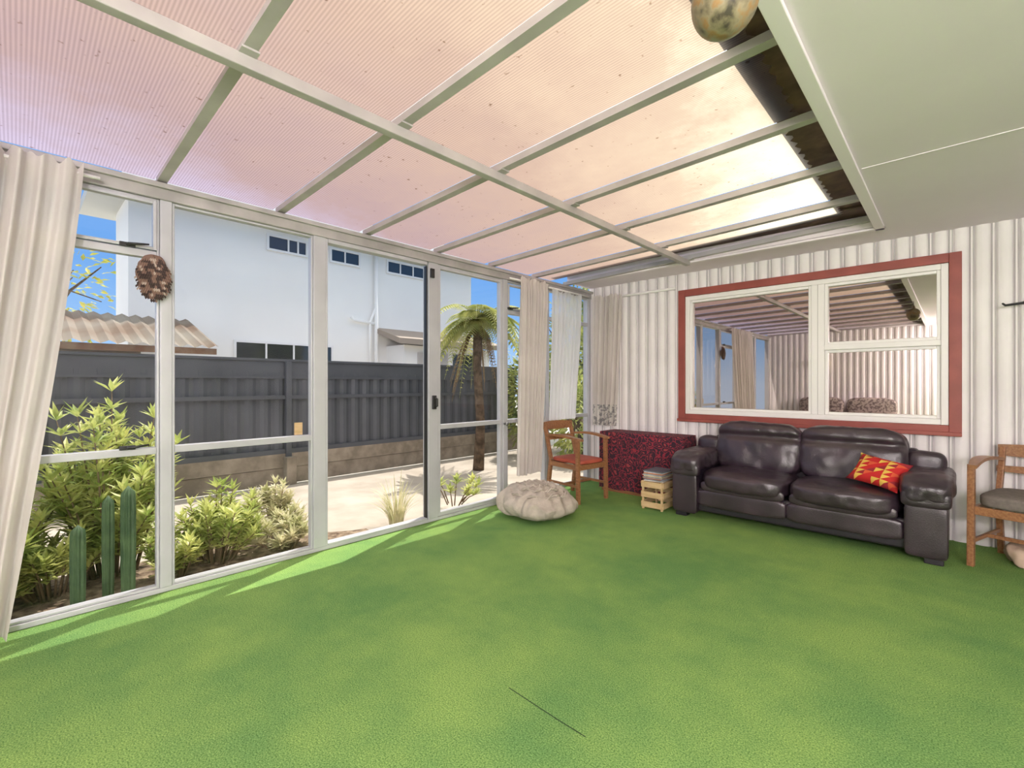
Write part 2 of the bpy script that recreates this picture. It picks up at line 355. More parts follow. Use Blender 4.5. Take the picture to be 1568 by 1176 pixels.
box('far_wall',.6,4.0,YB+1.6,YB+1.65,0,2.5,M['innerwall'],r); box('side_a',.55,.6,YB+T+.01,YB+1.65,0,2.5,M['innerwall'],r); box('side_b',4.0,4.05,YB+T+.01,YB+1.65,0,2.5,M['innerwall'],r)
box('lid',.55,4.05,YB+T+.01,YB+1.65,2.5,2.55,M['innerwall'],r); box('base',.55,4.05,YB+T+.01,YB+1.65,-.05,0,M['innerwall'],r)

# ---------------------------------------------------------------- curtains
def curtain(name,t0,t1,b0,b1,zt,zb,folds,amp,m,nrm,ruffle=True,seed=0,hem=None):
    g=grp(name)
    nu=folds*12;nv=50;V=[];F=[];mi=[]
    for j in range(nv+1):
        v=j/nv
        for i in range(nu+1):
            u=i/nu
            z=zt+(zb-zt)*v
            a=Vector(t0).lerp(Vector(t1),u); b=Vector(b0).lerp(Vector(b1),u); p=a.lerp(b,v**1.2)
            uu=u+.02*noise.noise(Vector((u*5,v*2,seed)))
            ph=2*math.pi*folds*uu+1.2*noise.noise(Vector((u*3+seed,v*1.2,1)))
            am=amp*(.7+.5*noise.noise(Vector((u*6,v*1.2,seed+3)))+.25*v)
            if v<.05 and ruffle: am*=.6+.5*(abs(v-.03)/.03)
            o=am*math.sin(ph)+.25*am*math.sin(2.3*ph+1)
            zz=z+(.014*math.sin(ph*1.3) if j==0 and ruffle else 0)
            V.append((p.x+nrm[0]*o,p.y+nrm[1]*o,zz))
    for j in range(nv):
        for i in range(nu):
            a=j*(nu+1)+i; F.append((a,a+1,a+nu+2,a+nu+1)); mi.append(1 if hem and j/nv>hem else 0)
    mk('cloth',V,F,m,g,smooth=True,mats=[m,M['lace']],mi=mi)
    return g
g=curtain('curtain',(.16,-.9),(.16,.235),(.18,-1.0),(.18,-.03),2.30,.02,14,.052,M['curtain'],(1,0),seed=1)
tube('rail',[(.12,-1.2,2.265),(.12,.3,2.265)],.01,M['white'],g)
g=curtain('curtain',(.15,3.50),(.15,3.95),(.20,3.40),(.17,3.76),2.28,.29,9,.045,M['curtain'],(1,0),seed=4)
tube('rail',[(.10,3.4,2.262),(.10,3.99,2.262)],.01,M['white'],g)
g=curtain('net_curtain',(.12,4.05),(.12,4.62),(.11,4.0),(.11,4.50),2.24,.80,8,.03,M['sheer'],(1,0),seed=8)
tube('rail',[(.10,4.02,2.262),(.10,4.8,2.262)],.01,M['white'],g)
g=curtain('curtain',(.16,4.79),(.54,4.82),(.15,4.79),(.46,4.82),2.25,.71,6,.035,M['curtain'],(0,1),seed=12,hem=.82)
tube('rail',[(.1,4.90,2.235),(1.12,4.90,2.235)],.015,M['white'],g)
tube('rail_bracket',[(1.12,4.90,2.235),(1.12,4.92,2.235)],.018,M['white'],g)

# ---------------------------------------------------------------- sofa
sf=grp('leather_sofa')
LE=M['leather']
FY=4.15
box('plinth',1.60,3.15,FY+.06,4.84,.06,.27,M['leather2'],sf,.02,3)
cushion('front_rail_a',(2.01,FY+.075,.19),(.72,.10,.15),LE,sf,e=7,wr=.004,seed=3)
cushion('front_rail_b',(2.73,FY+.075,.19),(.72,.10,.15),LE,sf,e=7,wr=.004,seed=5)
box('back_shell',1.62,3.14,4.74,4.87,.1,.70,M['leather2'],sf,.03,3)
for i,(xa,xb) in enumerate(((1.68,2.37),(2.375,3.07))):
    cx=(xa+xb)/2
    cushion('seat_%d'%i,(cx,FY+.30,.35),(xb-xa,.64,.17),LE,sf,e=4.5,wr=.010,wf=7,puff=.12,seed=i*7+1,n=30)
    cushion('seat_piping_%d'%i,(cx,FY+.045,.30),(xb-xa-.03,.05,.11),LE,sf,e=3.5,wr=.003,seed=i*3+2)
    def bf(w,cx=cx):
        if w.y<0: w.y-= -.028*math.exp(-((w.z-.10)/.03)**2)
        return w
    cushion('back_%d'%i,(cx,4.70,.61),(xb-xa+.03,.25,.47),LE,sf,e=4.5,wr=.013,wf=7,rx=-.16,seed=i*9+4,n=30,fn=bf)
for s,(xa,xb) in (('left',(1.44,1.68)),('right',(3.08,3.32))):
    cx=(xa+xb)/2
    box('arm_panel_'+s,xa+.01,xb-.01,FY+.03,4.86,.05,.50,M['leather2'],sf,.02,3)
    cushion('arm_front_'+s,(cx,FY+.035,.22),(xb-xa-.015,.07,.36),LE,sf,e=9,wr=.002,seed=2)
    def af(w):
        t=max(0,(-w.y-.22)/.16); w.z-=.035*t*t; return w
    cushion('arm_pad_'+s,(cx,FY+.36,.50),(xb-xa+.05,.76,.16),LE,sf,e=5,wr=.012,wf=8,puff=.08,seed=6,n=30,fn=af)
    cushion('arm_cuff_'+s,(cx,FY+.03,.43),(xb-xa+.02,.09,.12),LE,sf,e=4,wr=.005,wf=9,seed=11)
    cushion('arm_wing_'+s,(cx+(.02 if s=='left' else -.02),4.76,.59),(xb-xa,.16,.20),LE,sf,e=3.5,wr=.006,seed=9)
for i,(x,y) in enumerate(((1.52,4.22),(3.24,4.22),(1.52,4.80),(3.24,4.80))):
    box('foot_%d'%i,x-.05,x+.05,y-.04,y+.04,0,.055,M['leather2'],sf,.005)

tri=[pmat('pillow_red',(.52,.015,.015),rough=.8),pmat('pillow_yellow',(.72,.48,.08),rough=.8),pmat('pillow_orange',(.62,.09,.03),rough=.8),pmat('pillow_maroon',(.30,.015,.025),rough=.8)]
def pillow(name,c,sz,th,tilt,rzz):
    n=12;V=[];F=[];mi=[]
    R=Matrix.Rotation(rzz,3,'Z')@Matrix.Rotation(tilt,3,'X')@Matrix.Rotation(-.2,3,'Z')
    for side in (1,-1):
        for j in range(n+1):
            for i in range(n+1):
                u=i/n*2-1;v=j/n*2-1
                hx=u*sz[0]/2*(1-.12*(1-v*v)*abs(u)); hy=v*sz[1]/2*(1-.12*(1-u*u)*abs(v))
                h=side*th/2*((1-u**4)*(1-v**4))**.6
                V.append(R@Vector((hx,hy,h))+Vector(c))
    for s in (0,1):
        k=s*(n+1)**2
        for j in range(n):
            for i in range(n):
                a=k+j*(n+1)+i;b=a+1;c2=a+n+2;d=a+n+1
                ci=i//2;cj=j//2; li,lj=i%2,j%2
                F+= [(a,b,c2),(a,c2,d)]
                mA=0 if (ci*3+cj)%4 else 3; mB=(0,1,0,1,1,2)[(ci+cj*3)%6]
                if li==lj: mi+=[mA,mB]
                elif li>lj: mi+=[mA,mA]
                else: mi+=[mB,mB]
    o=mk(name,V,F,None,None,smooth=True,mats=tri,mi=mi)
    bm=bmesh.new(); bm.from_mesh(o.data); bmesh.ops.remove_doubles(bm,verts=bm.verts,dist=.0005); bmesh.ops.recalc_face_normals(bm,faces=bm.faces); bm.to_mesh(o.data); bm.free()
    return o
pillow('scatter_pillow',(2.93,4.38,.55),(.34,.25),.12,math.radians(50),math.radians(-12))

g=grp('cloth_covered_chest')
def drape(name,x0,x1,y0,y1,z0,z1,m,g):
    per=[]
    def side(p,q,k):
        for i in range(k): per.append((p[0]+(q[0]-p[0])*i/k,p[1]+(q[1]-p[1])*i/k))
    side((x0,y0),(x1,y0),40);side((x1,y0),(x1,y1),14);side((x1,y1),(x0,y1),40);side((x0,y1),(x0,y0),14)
    cx,cy=(x0+x1)/2,(y0+y1)/2;V=[];F=[];K=len(per);rows=10
    for r_ in range(rows+1):
        t=r_/rows
        for i,(x,y) in enumerate(per):
            dx,dy=(x-cx),(y-cy); l=math.hypot(dx,dy)
            o=.010*t*math.sin(i*.9)+.008*t*noise.noise(Vector((i*.3,t*2,0)))
            if r_==0: o=-.008
            zz=z1+(z0-z1)*t+(.012*math.sin(i*.5) if r_==rows else 0)+(0 if r_ else .006)
            V.append((x+dx/l*o,y+dy/l*o,max(zz,z0)))
    for r_ in range(rows):
        for i in range(K):
            a=r_*K+i;b=r_*K+(i+1)%K;F.append((a,a+K,b+K,b))
    F.append(tuple(range(K)))
    return mk(name,V,F,m,g,smooth=False)
drape('cloth',.40,1.38,4.56,4.88,.03,.66,M['cloth'],g)
box('chest',.42,1.36,4.58,4.86,0.0,.64,M['wood'],g)

g=grp('wooden_crate')
cx0,cx1,cy0,cy1=1.14,1.35,4.16,4.46
for x in (cx0,cx1-.02):
    for y in (cy0,cy1-.02): box('corner',x,x+.02,y,y+.02,0,.27,M['pine'],g,.002)
for z in (.02,.115,.21):
    box('slat_f',cx0,cx1,cy0-.01,cy0-.0005,z,z+.055,M['pine'],g,.002); box('slat_b',cx0,cx1,cy1+.0005,cy1+.01,z,z+.055,M['pine'],g,.002)
    box('slat_l',cx0-.01,cx0-.0005,cy0,cy1,z,z+.055,M['pine'],g,.002); box('slat_r',cx1+.0005,cx1+.01,cy0,cy1,z,z+.055,M['pine'],g,.002)
box('shelf',cx0+.001,cx1-.001,cy0+.001,cy1-.001,.25,.265,M['pine'],g)
g=grp('magazine_stack',((cx0+cx1)/2,4.30,.271))
mc=[(.75,.72,.68),(.35,.40,.45),(.62,.25,.12),(.8,.8,.82),(.18,.2,.24),(.7,.6,.4)]
mm=[pmat('magazine_cover_%d'%i,c,(c[0]*.6,c[1]*.6,c[2]*.6),scale=20,rough=.4) for i,c in enumerate(mc)]
z=0
for i in range(11):
    h=random.choice((.006,.009,.012)); a=random.uniform(-.12,.12)
    o=box('magazine_%d'%i,-.095,.095,-.125,.125,0,h-.0008,mm[i%6],g); o.location=(random.uniform(-.008,.008),random.uniform(-.01,.01),z); o.rotation_euler=(0,0,a); z+=h

# ---------------------------------------------------------------- wooden armchairs
def chair(name,loc,rzz,W,D,seatm,sh=.44,ah=.66,bh=.76,thick=.07):
    g=grp(name,loc,rzz); w=M['wood']; hw=W/2
    for s in (-1,1):
        y=s*hw
        obar('front_leg',(D/2-.02,y,0),(D/2-.03,y,ah-.01),.036,.036,w,g,.004,up=(1,0,0))
        obar('back_leg',(-D/2-.03,y*.92,0),(-D/2+.03,y*.92,sh-.02),.034,.038,w,g,.004,up=(1,0,0))
        obar('back_post',(-D/2+.03,y*.92,sh-.02),(-D/2-.07,y*.92,bh-.01),.032,.036,w,g,.004,up=(1,0,0))
        pts=[];n=10
        for i in range(n+1):
            t=i/n; x=-D/2-.03+t*(D+.05); zz=ah-.01+.018*math.sin(math.pi*t*1.2); yy=y*(.94+.10*math.sin(math.pi*t))
            pts.append((x,yy,zz))
        V=[];F=[]
        for i,(x,yy,zz) in enumerate(pts):
            ww=.020+.012*math.sin(math.pi*i/n)
            for a,b in ((-1,-.011),(1,-.011),(1,.011),(-1,.011)): V.append((x,yy+a*ww,zz+b))
        for i in range(n):
            for k in range(4):
                a=i*4+k;b=i*4+(k+1)%4;F.append((a,b,b+4,a+4))
        F+=[(3,2,1,0),(n*4,n*4+1,n*4+2,n*4+3)]
        mk('arm',V,F,w,g)
        obar('side_rail',(D/2-.03,y*.97,sh-.06),(-D/2+.02,y*.92,sh-.06),.022,.05,w,g,.003)
        obar('side_stretcher',(D/2-.03,y*.97,.17),(-D/2,y*.92,.17),.018,.025,w,g,.003)
    obar('front_rail',(D/2-.03,-hw,sh-.06),(D/2-.03,hw,sh-.06),.022,.055,w,g,.003)
    obar('rear_rail',(-D/2+.02,-hw*.92,sh-.06),(-D/2+.02,hw*.92,sh-.06),.022,.05,w,g,.003)
    obar('cross_stretcher',(0,-hw*.95,.17),(0,hw*.95,.17),.018,.025,w,g,.003)
    for nm,zz,h,xo in (('top_rail',bh-.03,.075,-.065),('mid_rail',bh-.16,.04,-.03)):
        V=[];F=[];n=12
        for i in range(n+1):
            t=i/n*2-1; x=-D/2+xo-.035*(1-t*t)+.0; y=t*hw*1.0; hh=h/2*(1+.25*(1-t*t))
            for a,b in ((-.011,-hh),(.011,-hh),(.011,hh),(-.011,hh)): V.append((x+a,y,zz+b))
        for i in range(n):
            for k in range(4):
                a=i*4+k;b=i*4+(k+1)%4;F.append((a,b,b+4,a+4))
        F+=[(3,2,1,0),(n*4,n*4+1,n*4+2,n*4+3)]
        mk(nm,V,F,w,g)
    cushion('seat',(0,0,sh-.035+thick/2),(D-.02,W-.045,thick),seatm,g,e=6,wr=.002)
    return g
chair('wooden_armchair',(.44,4.08,0),math.radians(-8),.42,.46,M['redseat'],sh=.42,ah=.66,bh=.78,thick=.045)
chair('wooden_armchair',(3.77,4.47,0),math.radians(-106),.60,.50,M['greyseat'],sh=.43,ah=.68,bh=.76,thick=.09)

g=grp('knitted_beanbag')
def bagf(w):
    a=math.atan2(w.y,w.x); r=math.hypot(w.x,w.y)
    k=noise.noise(Vector((w.x*5,w.y*5,w.z*5)))
    f=1+.04*math.sin(a*5+k*4)*min(1,r*4)+.03*math.sin(a*14+k*6)*min(1,r*4)
    w=Vector((w.x*f,w.y*f,w.z)) 
    if w.z>-.08: w.z+=(.07*math.cos(min(1,r/.33)*math.pi/2)+.010*math.sin(a*9+r*20+k*6)*min(1,r*5)+.03*k)*min(1,(w.z+.08)/.08)
    w.z=max(w.z,-.115); return w
cushion('bag',(.56,3.27,.115),(.70,.64,.235),M['bag'],g,e=2.4,wr=.010,wf=9,n=50,fn=bagf)
V,F=[],[]
for k in range(3):
    rr=.11+.075*k; pts=[]; zc=.113+.1175*(max(0,1-(rr/.345)**2.4))**(1/2.4)+.07*math.cos(rr/.33*math.pi/2)
    for i in range(61):
        t=i/60*2*math.pi; q=rr*(1+.05*math.sin(t*6)+.04*math.sin(t*2+k))
        pts.append((.56+q*math.cos(t),3.27+q*.95*math.sin(t),zc+.012*math.sin(t*9+k*2)))
    for s in (0,math.pi):
        pp=[(p[0]+.008*math.cos(i*1.3+s),p[1],p[2]+.008*math.sin(i*1.3+s)) for i,p in enumerate(pts)]
        tubegeo(pp,[.008]*61,6,V,F)
mk('knit_ropes',V,F,M['bag'],g,smooth=True)

def pf(w):
    w.z=max(w.z,-.05); return w
cushion('crumpled_paper_bag',(3.72,4.60,.055),(.24,.22,.12),pmat('kraft_paper',(.45,.32,.23),(.58,.44,.33),scale=9,rough=.9),None,e=3,wr=.05,wf=10,n=14,fn=pf)

def gp(px,py):
    d=733*1.2/(py-600);t=(px-800)/733
    return (XC+d*(-.687+.7266*t), d*(.7266+.687*t))
pts=[gp(795,1075),gp(830,1098),gp(868,1123),gp(915,1152)]
V=[];F=[]
for i,(x,y) in enumerate(pts):
    V+=[(x,y-.002,.0015),(x,y+.002,.0015)]
for i in range(3): F.append((2*i,2*i+2,2*i+3,2*i+1))
mk('carpet_seam',V,F,M['seam'])

g=grp('hanging_gourd')
mb,nt=newmat('mottled_gourd'); out=N(nt,'ShaderNodeOutputMaterial');b=N(nt,'ShaderNodeBsdfPrincipled');b.inputs['Roughness'].default_value=.45
tc=N(nt,'ShaderNodeTexCoord');n1=N(nt,'ShaderNodeTexNoise');n1.inputs['Scale'].default_value=16;n1.inputs['Detail'].default_value=6;L(nt,tc.outputs['Object'],n1.inputs['Vector'])
rr=N(nt,'ShaderNodeValToRGB');e=rr.color_ramp.elements;e[0].position=.36;e[0].color=(.05,.04,.03,1);e[1].position=.66;e[1].color=(.30,.27,.19,1)
q=e.new(.43);q.color=(.18,.15,.09,1);q=e.new(.49);q.color=(.26,.22,.14,1);q=e.new(.56);q.color=(.30,.17,.06,1)
L(nt,n1.outputs['Fac'],rr.inputs[0]);L(nt,rr.outputs[0],b.inputs['Base Color']);L(nt,b.outputs[0],out.inputs[0])
bx,by,bz=2.915,1.245,2.180
V=[];F=[];nu=32;nv=18
for j in range(nv+1):
    p=math.pi*j/nv
    for i in range(nu):
        a=2*math.pi*i/nu; r_=.081*math.sin(p)*(1+.02*math.sin(3*a)); V.append((r_*math.cos(a),r_*math.sin(a),.088*math.cos(p)))
for j in range(nv):
    for i in range(nu):
        a=j*nu+i;b2=j*nu+(i+1)%nu;F.append((a,a+nu,b2+nu,b2))
o=mk('gourd_body',V,F,mb,g,smooth=True); o.location=(bx,by,bz)
tube('gourd_neck',[(bx,by,bz+.080),(bx,by,bz+.10),(bx,by,bz+.115)],[.022,.012,.014],mb,g)
tube('cord',[(bx,by,bz+.11),(bx,by,CZ-.015)],.003,M['black'],g,6)

g=grp('feather_ornament',(.07,.53,1.80))
fm=[pmat('feather_dark',(.05,.03,.025),rough=.8),pmat('feather_brown',(.20,.12,.09),rough=.8),pmat('feather_pale',(.42,.34,.28),rough=.8)]
cushion('body',(0,0,0),(.06,.15,.25),fm[1],g,e=2.2,wr=.01,wf=20)
V=[];F=[];mi=[]
for r_ in range(17):
    for k in range(17):
        v=r_/16*2-1; u=(k+.5*(r_%2))/16*2-1
        if u*u+v*v>1.02: continue
        y=u*.073; zz=-v*.12; x=.03*math.sqrt(max(0,1-.9*(u*u+v*v)))+.004
        dy,dz=u*.012,-.026; 
        c_=len(V); V+=[(x,y,zz),(x+.005,y+dy*.6+.007,zz+dz*.6),(x+.003,y+dy,zz+dz),(x+.005,y+dy*.6-.007,zz+dz*.6)]
        F.append((c_,c_+1,c_+2,c_+3)); mi.append((0,0,1,2)[int(2+1.9*noise.noise(Vector((r_*.45,k*.3,3)))*2)%4])
mk('feathers',V,F,None,g,mats=fm,mi=mi)
tube('peg',[(-.03,0.03,.05),(0,0.03,.05)],.006,M['black'],g,6)

g=grp('wall_hook'); tube('arm',[(3.70,4.93,1.78),(3.69,4.86,1.77),(3.60,4.80,1.755),(3.585,4.79,1.77)],[.012,.01,.008,.006],M['black'],g)

g=grp('patterned_daybed')
M['pat']=pmat('daybed_print',(.12,.10,.10),(.45,.38,.34),scale=22,rough=.9,lo=.45,hi=.52)
box('base',.7,2.5,-2.6,-1.85,.08,.36,M['wood'],g,.02); cushion('mattress',(1.6,-2.22,.44),(1.8,.75,.18),M['pat'],g,e=6)
cushion('back_a',(1.15,-2.5,.70),(.85,.2,.42),M['pat'],g,e=4); cushion('back_b',(2.05,-2.5,.70),(.85,.2,.42),M['pat'],g,e=4)
for x in (.78,2.42):
    for y in (-2.5,-1.95): tube('foot',[(x,y,0),(x,y,.09)],.03,M['wood'],g)
me_,nt=newmat('lamp_shade_glow'); out=N(nt,'ShaderNodeOutputMaterial'); em=N(nt,'ShaderNodeEmission'); em.inputs[0].default_value=(1,.8,.5,1); em.inputs[1].default_value=4; L(nt,em.outputs[0],out.inputs[0])
g=grp('wall_lamp')
tube('bracket',[(1.15,YREAR+.02,1.62),(1.15,YREAR+.1,1.62),(1.15,YREAR+.12,1.66)],.01,M['steel'],g)
tube('shade',[(1.15,YREAR+.12,1.64),(1.15,YREAR+.12,1.76)],[.07,.045],me_,g,16)

# ---------------------------------------------------------------- outside
ex=grp('outdoor_ground')
box('patio',-3.0,-.2,-6,14,GZ-.1,GZ,M['patio'],ex); box('far_ground',-30,-3.0,-12,30,GZ-.12,GZ-.02,M['lawn'],ex)
V=[];F=[]
n=50
for i in range(n+1):
    y=-4+6.1*i/n; xe=-1.15+.12*math.sin(y*2.1)+ (0 if y<1.2 else (y-1.2)*.75)
    V+=[(-.2,y,GZ+.045),(xe/2-.1,y,GZ+.06),(min(xe,-.25),y,GZ+.002)]
for i in range(n):
    for k in (0,1): a=3*i+k; F.append((a,a+1,a+4,a+3))
mk('garden_bed',V,F,M['soil'],ex,smooth=True)
box('foundation',-.2,-.001,YREAR,YB+.2,GZ-.1,GZ+.05,M['patio'],ex)

fn=grp('steel_fence')
FX=-3.15; FE=7.0
V=[];F=[];y=-5.0
ys=[]
while y<FE: ys.append(y); y+=.045
for i,y in enumerate(ys):
    o=.012 if (i%4) in (0,1) else -.012
    V+=[(FX+o,y,.28),(FX+o,y,1.36)]
for i in range(len(ys)-1): F.append((2*i,2*i+1,2*i+3,2*i+2))
mk('ribbed_sheet',V,F,M['fence'],fn)
box('top_band',FX-.01,FX+.01,-5,FE,1.30,1.50,M['fence'],fn); box('cap',FX-.03,FX+.03,-5,FE,1.50,1.53,M['fence'],fn)
box('mid_rail',FX+.015,FX+.05,-5,FE,1.0,1.05,M['fence'],fn); box('band_rail',FX+.012,FX+.03,-5,FE,1.27,1.30,M['fence'],fn); box('low_rail',FX+.015,FX+.05,-5,FE,.28,.34,M['fence'],fn)
for k in range(5):
    yy=-4.6+k*2.35; box('post_%d'%k,FX+.015,FX+.085,yy,yy+.07,GZ,1.5,M['fence'],fn); box('footing_post_%d'%k,FX+.05,FX+.18,yy-.03,yy+.10,GZ,.24,M['sleeper'],fn,.01)
box('plinth_board',FX+.0,FX+.055,-5,FE,.10,.28,M['sleeper'],fn); box('plinth_low',FX-.02,FX+.04,-5,FE,GZ,.09,M['sleeper'],fn)

hs=grp('neighbour_house')
HX=-6.0; HD=1.3
box('main_block',HX-HD,HX,1.2,8.3,GZ,4.7,M['house'],hs)
V=[(HX-HD-.4,.75,4.15),(HX+.45,.75,4.15),(HX+.45,8.7,4.15),(HX-HD-.4,8.7,4.15),(HX-HD-.4,.75,4.3),(HX+.45,.75,4.3),(HX+.45,8.7,4.3),(HX-HD-.4,8.7,4.3)]
mk('eave',V,[(0,3,2,1),(4,5,6,7),(0,1,5,4),(1,2,6,5),(2,3,7,6),(3,0,4,7)],M['eave'],hs)
def hwin(nm,y0,y1,z0,z1,splits):
    box(nm+'_glass',HX+.005,HX+.02,y0,y1,z0,z1,M['darkglass'],hs)
    for a,b,c,d in ((y0-.04,y0,z0-.04,z1+.04),(y1,y1+.04,z0-.04,z1+.04),(y0,y1,z0-.04,z0),(y0,y1,z1,z1+.04)): box(nm+'_frame',HX+.001,HX+.04,a,b,c,d,M['white'],hs)
    for s in splits: box(nm+'_bar',HX+.02,HX+.035,s-.015,s+.015,z0,z1,M['white'],hs)
hwin('high_1',3.25,3.93,3.74,3.97,[3.6,3.78]); hwin('high_2',4.46,5.06,3.74,3.97,[4.75]); hwin('high_3',5.78,6.78,3.74,3.97,[6.1,6.45])
hwin('low_1',2.70,4.45,1.1,1.95,[3.2,3.7])
tube('downpipe',[(HX+.08,5.45,4.15),(HX+.08,5.45,GZ)],.045,M['house'],hs); tube('waste_pipe',[(HX+.08,4.86,2.62),(HX+.08,4.9,2.56),(HX+.08,5.40,2.52)],.035,M['house'],hs)
tube('waste_pipe_b',[(HX+.08,5.45,2.9),(HX+.08,5.3,2.55),(HX+.08,5.3,1.0)],.03,M['house'],hs)
box('porch_block',HX,HX+.7,5.75,8.3,GZ,2.05,M['house'],hs)
V=[(HX,5.45,2.45),(HX+1.0,5.45,2.16),(HX+1.0,8.5,2.16),(HX,8.5,2.45),(HX,5.45,2.35),(HX+1.0,5.45,2.04),(HX+1.0,8.5,2.04),(HX,8.5,2.35)]
mk('porch_roof',V,[(0,1,2,3),(4,7,6,5),(0,4,5,1),(1,5,6,2),(2,6,7,3),(3,7,4,0)],M['tan'],hs)
box('porch_window',HX+.7,HX+.72,6.1,6.95,1.1,1.9,M['curtain'],hs); box('porch_window_b',HX+.7,HX+.72,7.1,8.0,1.1,1.9,M['darkglass'],hs)
box('porch_window_bar',HX+.72,HX+.74,6.5,6.54,1.1,1.9,M['fascia'],hs)

sh=grp('corrugated_shed')
V=[];F=[]
n=150
for i in range(n+1):
    y=-4+5.9*i/n; o=.02*math.sin(i*1.57)
    V+=[(-3.95,y,1.70+o),(-5.6,y,2.22+o)]
for i in range(n): F.append((2*i,2*i+1,2*i+3,2*i+2))
mk('roof_sheet',V,F,M['rust'],sh)
box('shed_fascia',-4.0,-3.97,-4,1.88,1.60,1.68,M['fascia'],sh); box('shed_wall',-5.5,-4.25,-4,1.1,GZ,1.66,M['tan'],sh); box('shed_window',-4.25,-4.24,-.4,.9,1.1,1.55,M['darkglass'],sh)

def leafgeo(V,F,p,d,up,l,w):
    d=d.normalized(); s=d.cross(up)
    if s.length<.01: s=Vector((1,0,0))
    s.normalize(); nrm=s.cross(d)
    k=len(V); V+=[p,p+d*l*.45+s*w/2+nrm*l*.05,p+d*l-nrm*l*.06,p+d*l*.45-s*w/2+nrm*l*.05,p+d*l*.5-nrm*l*.01]
    F+=[(k,k+1,k+4),(k+1,k+2,k+4),(k+2,k+3,k+4),(k+3,k,k+4)]
def shrub(name,cx,cy,rad,h,stems,m,ll=.09,lw=.028,whorls=5,perw=8,z0=GZ+.03,rx=None):
    g=grp(name);V=[];F=[];SV=[];SF=[]
    rx=rx or rad
    for s in range(stems):
        a=random.uniform(0,6.28);rr=math.sqrt(random.random())
        ex_,ey=cx+rx*rr*math.cos(a),cy+rad*rr*math.sin(a); hh=h*random.uniform(.4,1)*(1-.35*rr*rr)
        b=Vector((cx+(ex_-cx)*.35,cy+(ey-cy)*.35,z0)); t=Vector((min(ex_,-.10),ey,z0+hh)); mid=b.lerp(t,.5)+Vector((0,0,.06*h))
        tubegeo([b,mid,t],[.007,.006,.003],5,SV,SF)
        for w in range(whorls):
            f=1-w*.11; 
            c=mid.lerp(t,max(0,f*2-1)) if f>.5 else b.lerp(mid,f*2)
            for k in range(perw):
                an=k*6.28/perw+w*.5+random.uniform(-.3,.3); el=random.uniform(.1,.9) if w else random.uniform(.5,1.3)
                d=Vector((math.cos(an)*math.cos(el),math.sin(an)*math.cos(el),math.sin(el)))
                L_=ll*random.uniform(.7,1.15)
                if c.x+d.x*L_>-.065: d.x=-abs(d.x)*.3
                leafgeo(V,F,c,d,Vector((0,0,1)),L_,lw)
    mk('stems',SV,SF,M['stem'],g,smooth=True); mk('leaves',V,F,m,g)
    return g
shrub('garden_shrub',-.80,.45,.42,1.30,50,M['leaf'],.125,.030,8,9)
shrub('garden_shrub',-.70,-.15,.42,.85,44,M['leaf'],.115,.03,7,9)
shrub('garden_shrub',-.50,.98,.28,.60,34,M['leaf'],.10,.026,7,8)
shrub('garden_shrub',-.55,.15,.28,.50,30,M['leaf'],.10,.026,6,8,rx=.2)
shrub('garden_shrub',-.38,.72,.14,.42,18,M['leaf'],.09,.026,6,8,rx=.18)
shrub('pale_shrub',-.42,1.42,.22,.34,24,M['leaf2'],.10,.026,5,8,rx=.26)
shrub('pale_shrub',-.98,1.55,.26,.42,18,M['leaf2'],.10,.026,5,8)
shrub('garden_shrub',-.6,3.25,.35,.38,9,M['leaf'],.10,.03,3,8)
g=grp('grass_clump');V=[];F=[]
for i in range(130):
    a=random.uniform(0,6.28); b=Vector((-.42+.06*math.cos(a),2.42+.06*math.sin(a),GZ)); l=random.uniform(.35,.6); o=random.uniform(.3,1.1)
    w=.006
    for k in range(6):
        t=k/5; p=b+Vector((math.cos(a)*o*t*t*.25,math.sin(a)*o*t*t*.25,l*(t-.45*o*t*t))); s=Vector((-math.sin(a),math.cos(a),0))*w*(1-t*.8)
        if p.x>-.07: p.x=-.07
        V+=[p-s,p+s]
        if k: q=len(V); F.append((q-4,q-3,q-1,q-2))
mk('blades',V,F,M['leaf2'],g)
def cactus(nm,x,y,top,r_):
    V=[];F=[];nu=64;nv=18;h=top-GZ
    for j in range(nv+1):
        t=j/nv; rr=r_*(.85+.15*math.sin(t*2.5)) if t<.9 else r_*math.sqrt(max(0.001,1-((t-.9)/.1)**2))
        for i in range(nu):
            a=2*math.pi*i/nu; k=rr*(1+.16*math.cos(8*a)); V.append((x+k*math.cos(a),y+k*math.sin(a),GZ+h*t))
    for j in range(nv):
        for i in range(nu):
            a=j*nu+i;b=j*nu+(i+1)%nu;F.append((a,b,b+nu,a+nu))
    F.append(tuple(nv*nu+i for i in range(nu)))
    return mk(nm,V,F,M['cactus'],None,smooth=True)
cactus('column_cactus',-.18,.235,.42,.030); cactus('column_cactus',-.2,.455,.60,.032); cactus('column_cactus',-.30,.375,.54,.026)

g=grp('tree_fern')
tx,ty,tz=-1.98,4.88,2.16
tube('trunk',[(tx,ty,GZ),(tx+.05,ty,.6),(tx-.03,ty,1.5),(tx,ty,tz)],[.09,.07,.065,.08],M['bark'],g,12)
def frond(V,F,o,az,ln,rise,droop,lw):
    n=26;pp=[]
    for i in range(n+1):
        t=i/n; pp.append(o+Vector((math.cos(az)*ln*t,math.sin(az)*ln*t,ln*(rise*t-droop*t*t))))
    for i in range(1,n):
        d=(pp[i+1]-pp[i-1]).normalized(); s=d.cross(Vector((0,0,1))).normalized(); w=lw*math.sin(math.pi*min(1,(i/n)**.7*.95+.05))
        for sg in (-1,1): leafgeo(V,F,pp[i],(s*sg+d*.45-Vector((0,0,.25))),Vector((0,0,1)),w,ln/n*1.1)
    tubegeo(pp,[.010*(1-.8*i/n) for i in range(n+1)],4,V,F)
V=[];F=[]
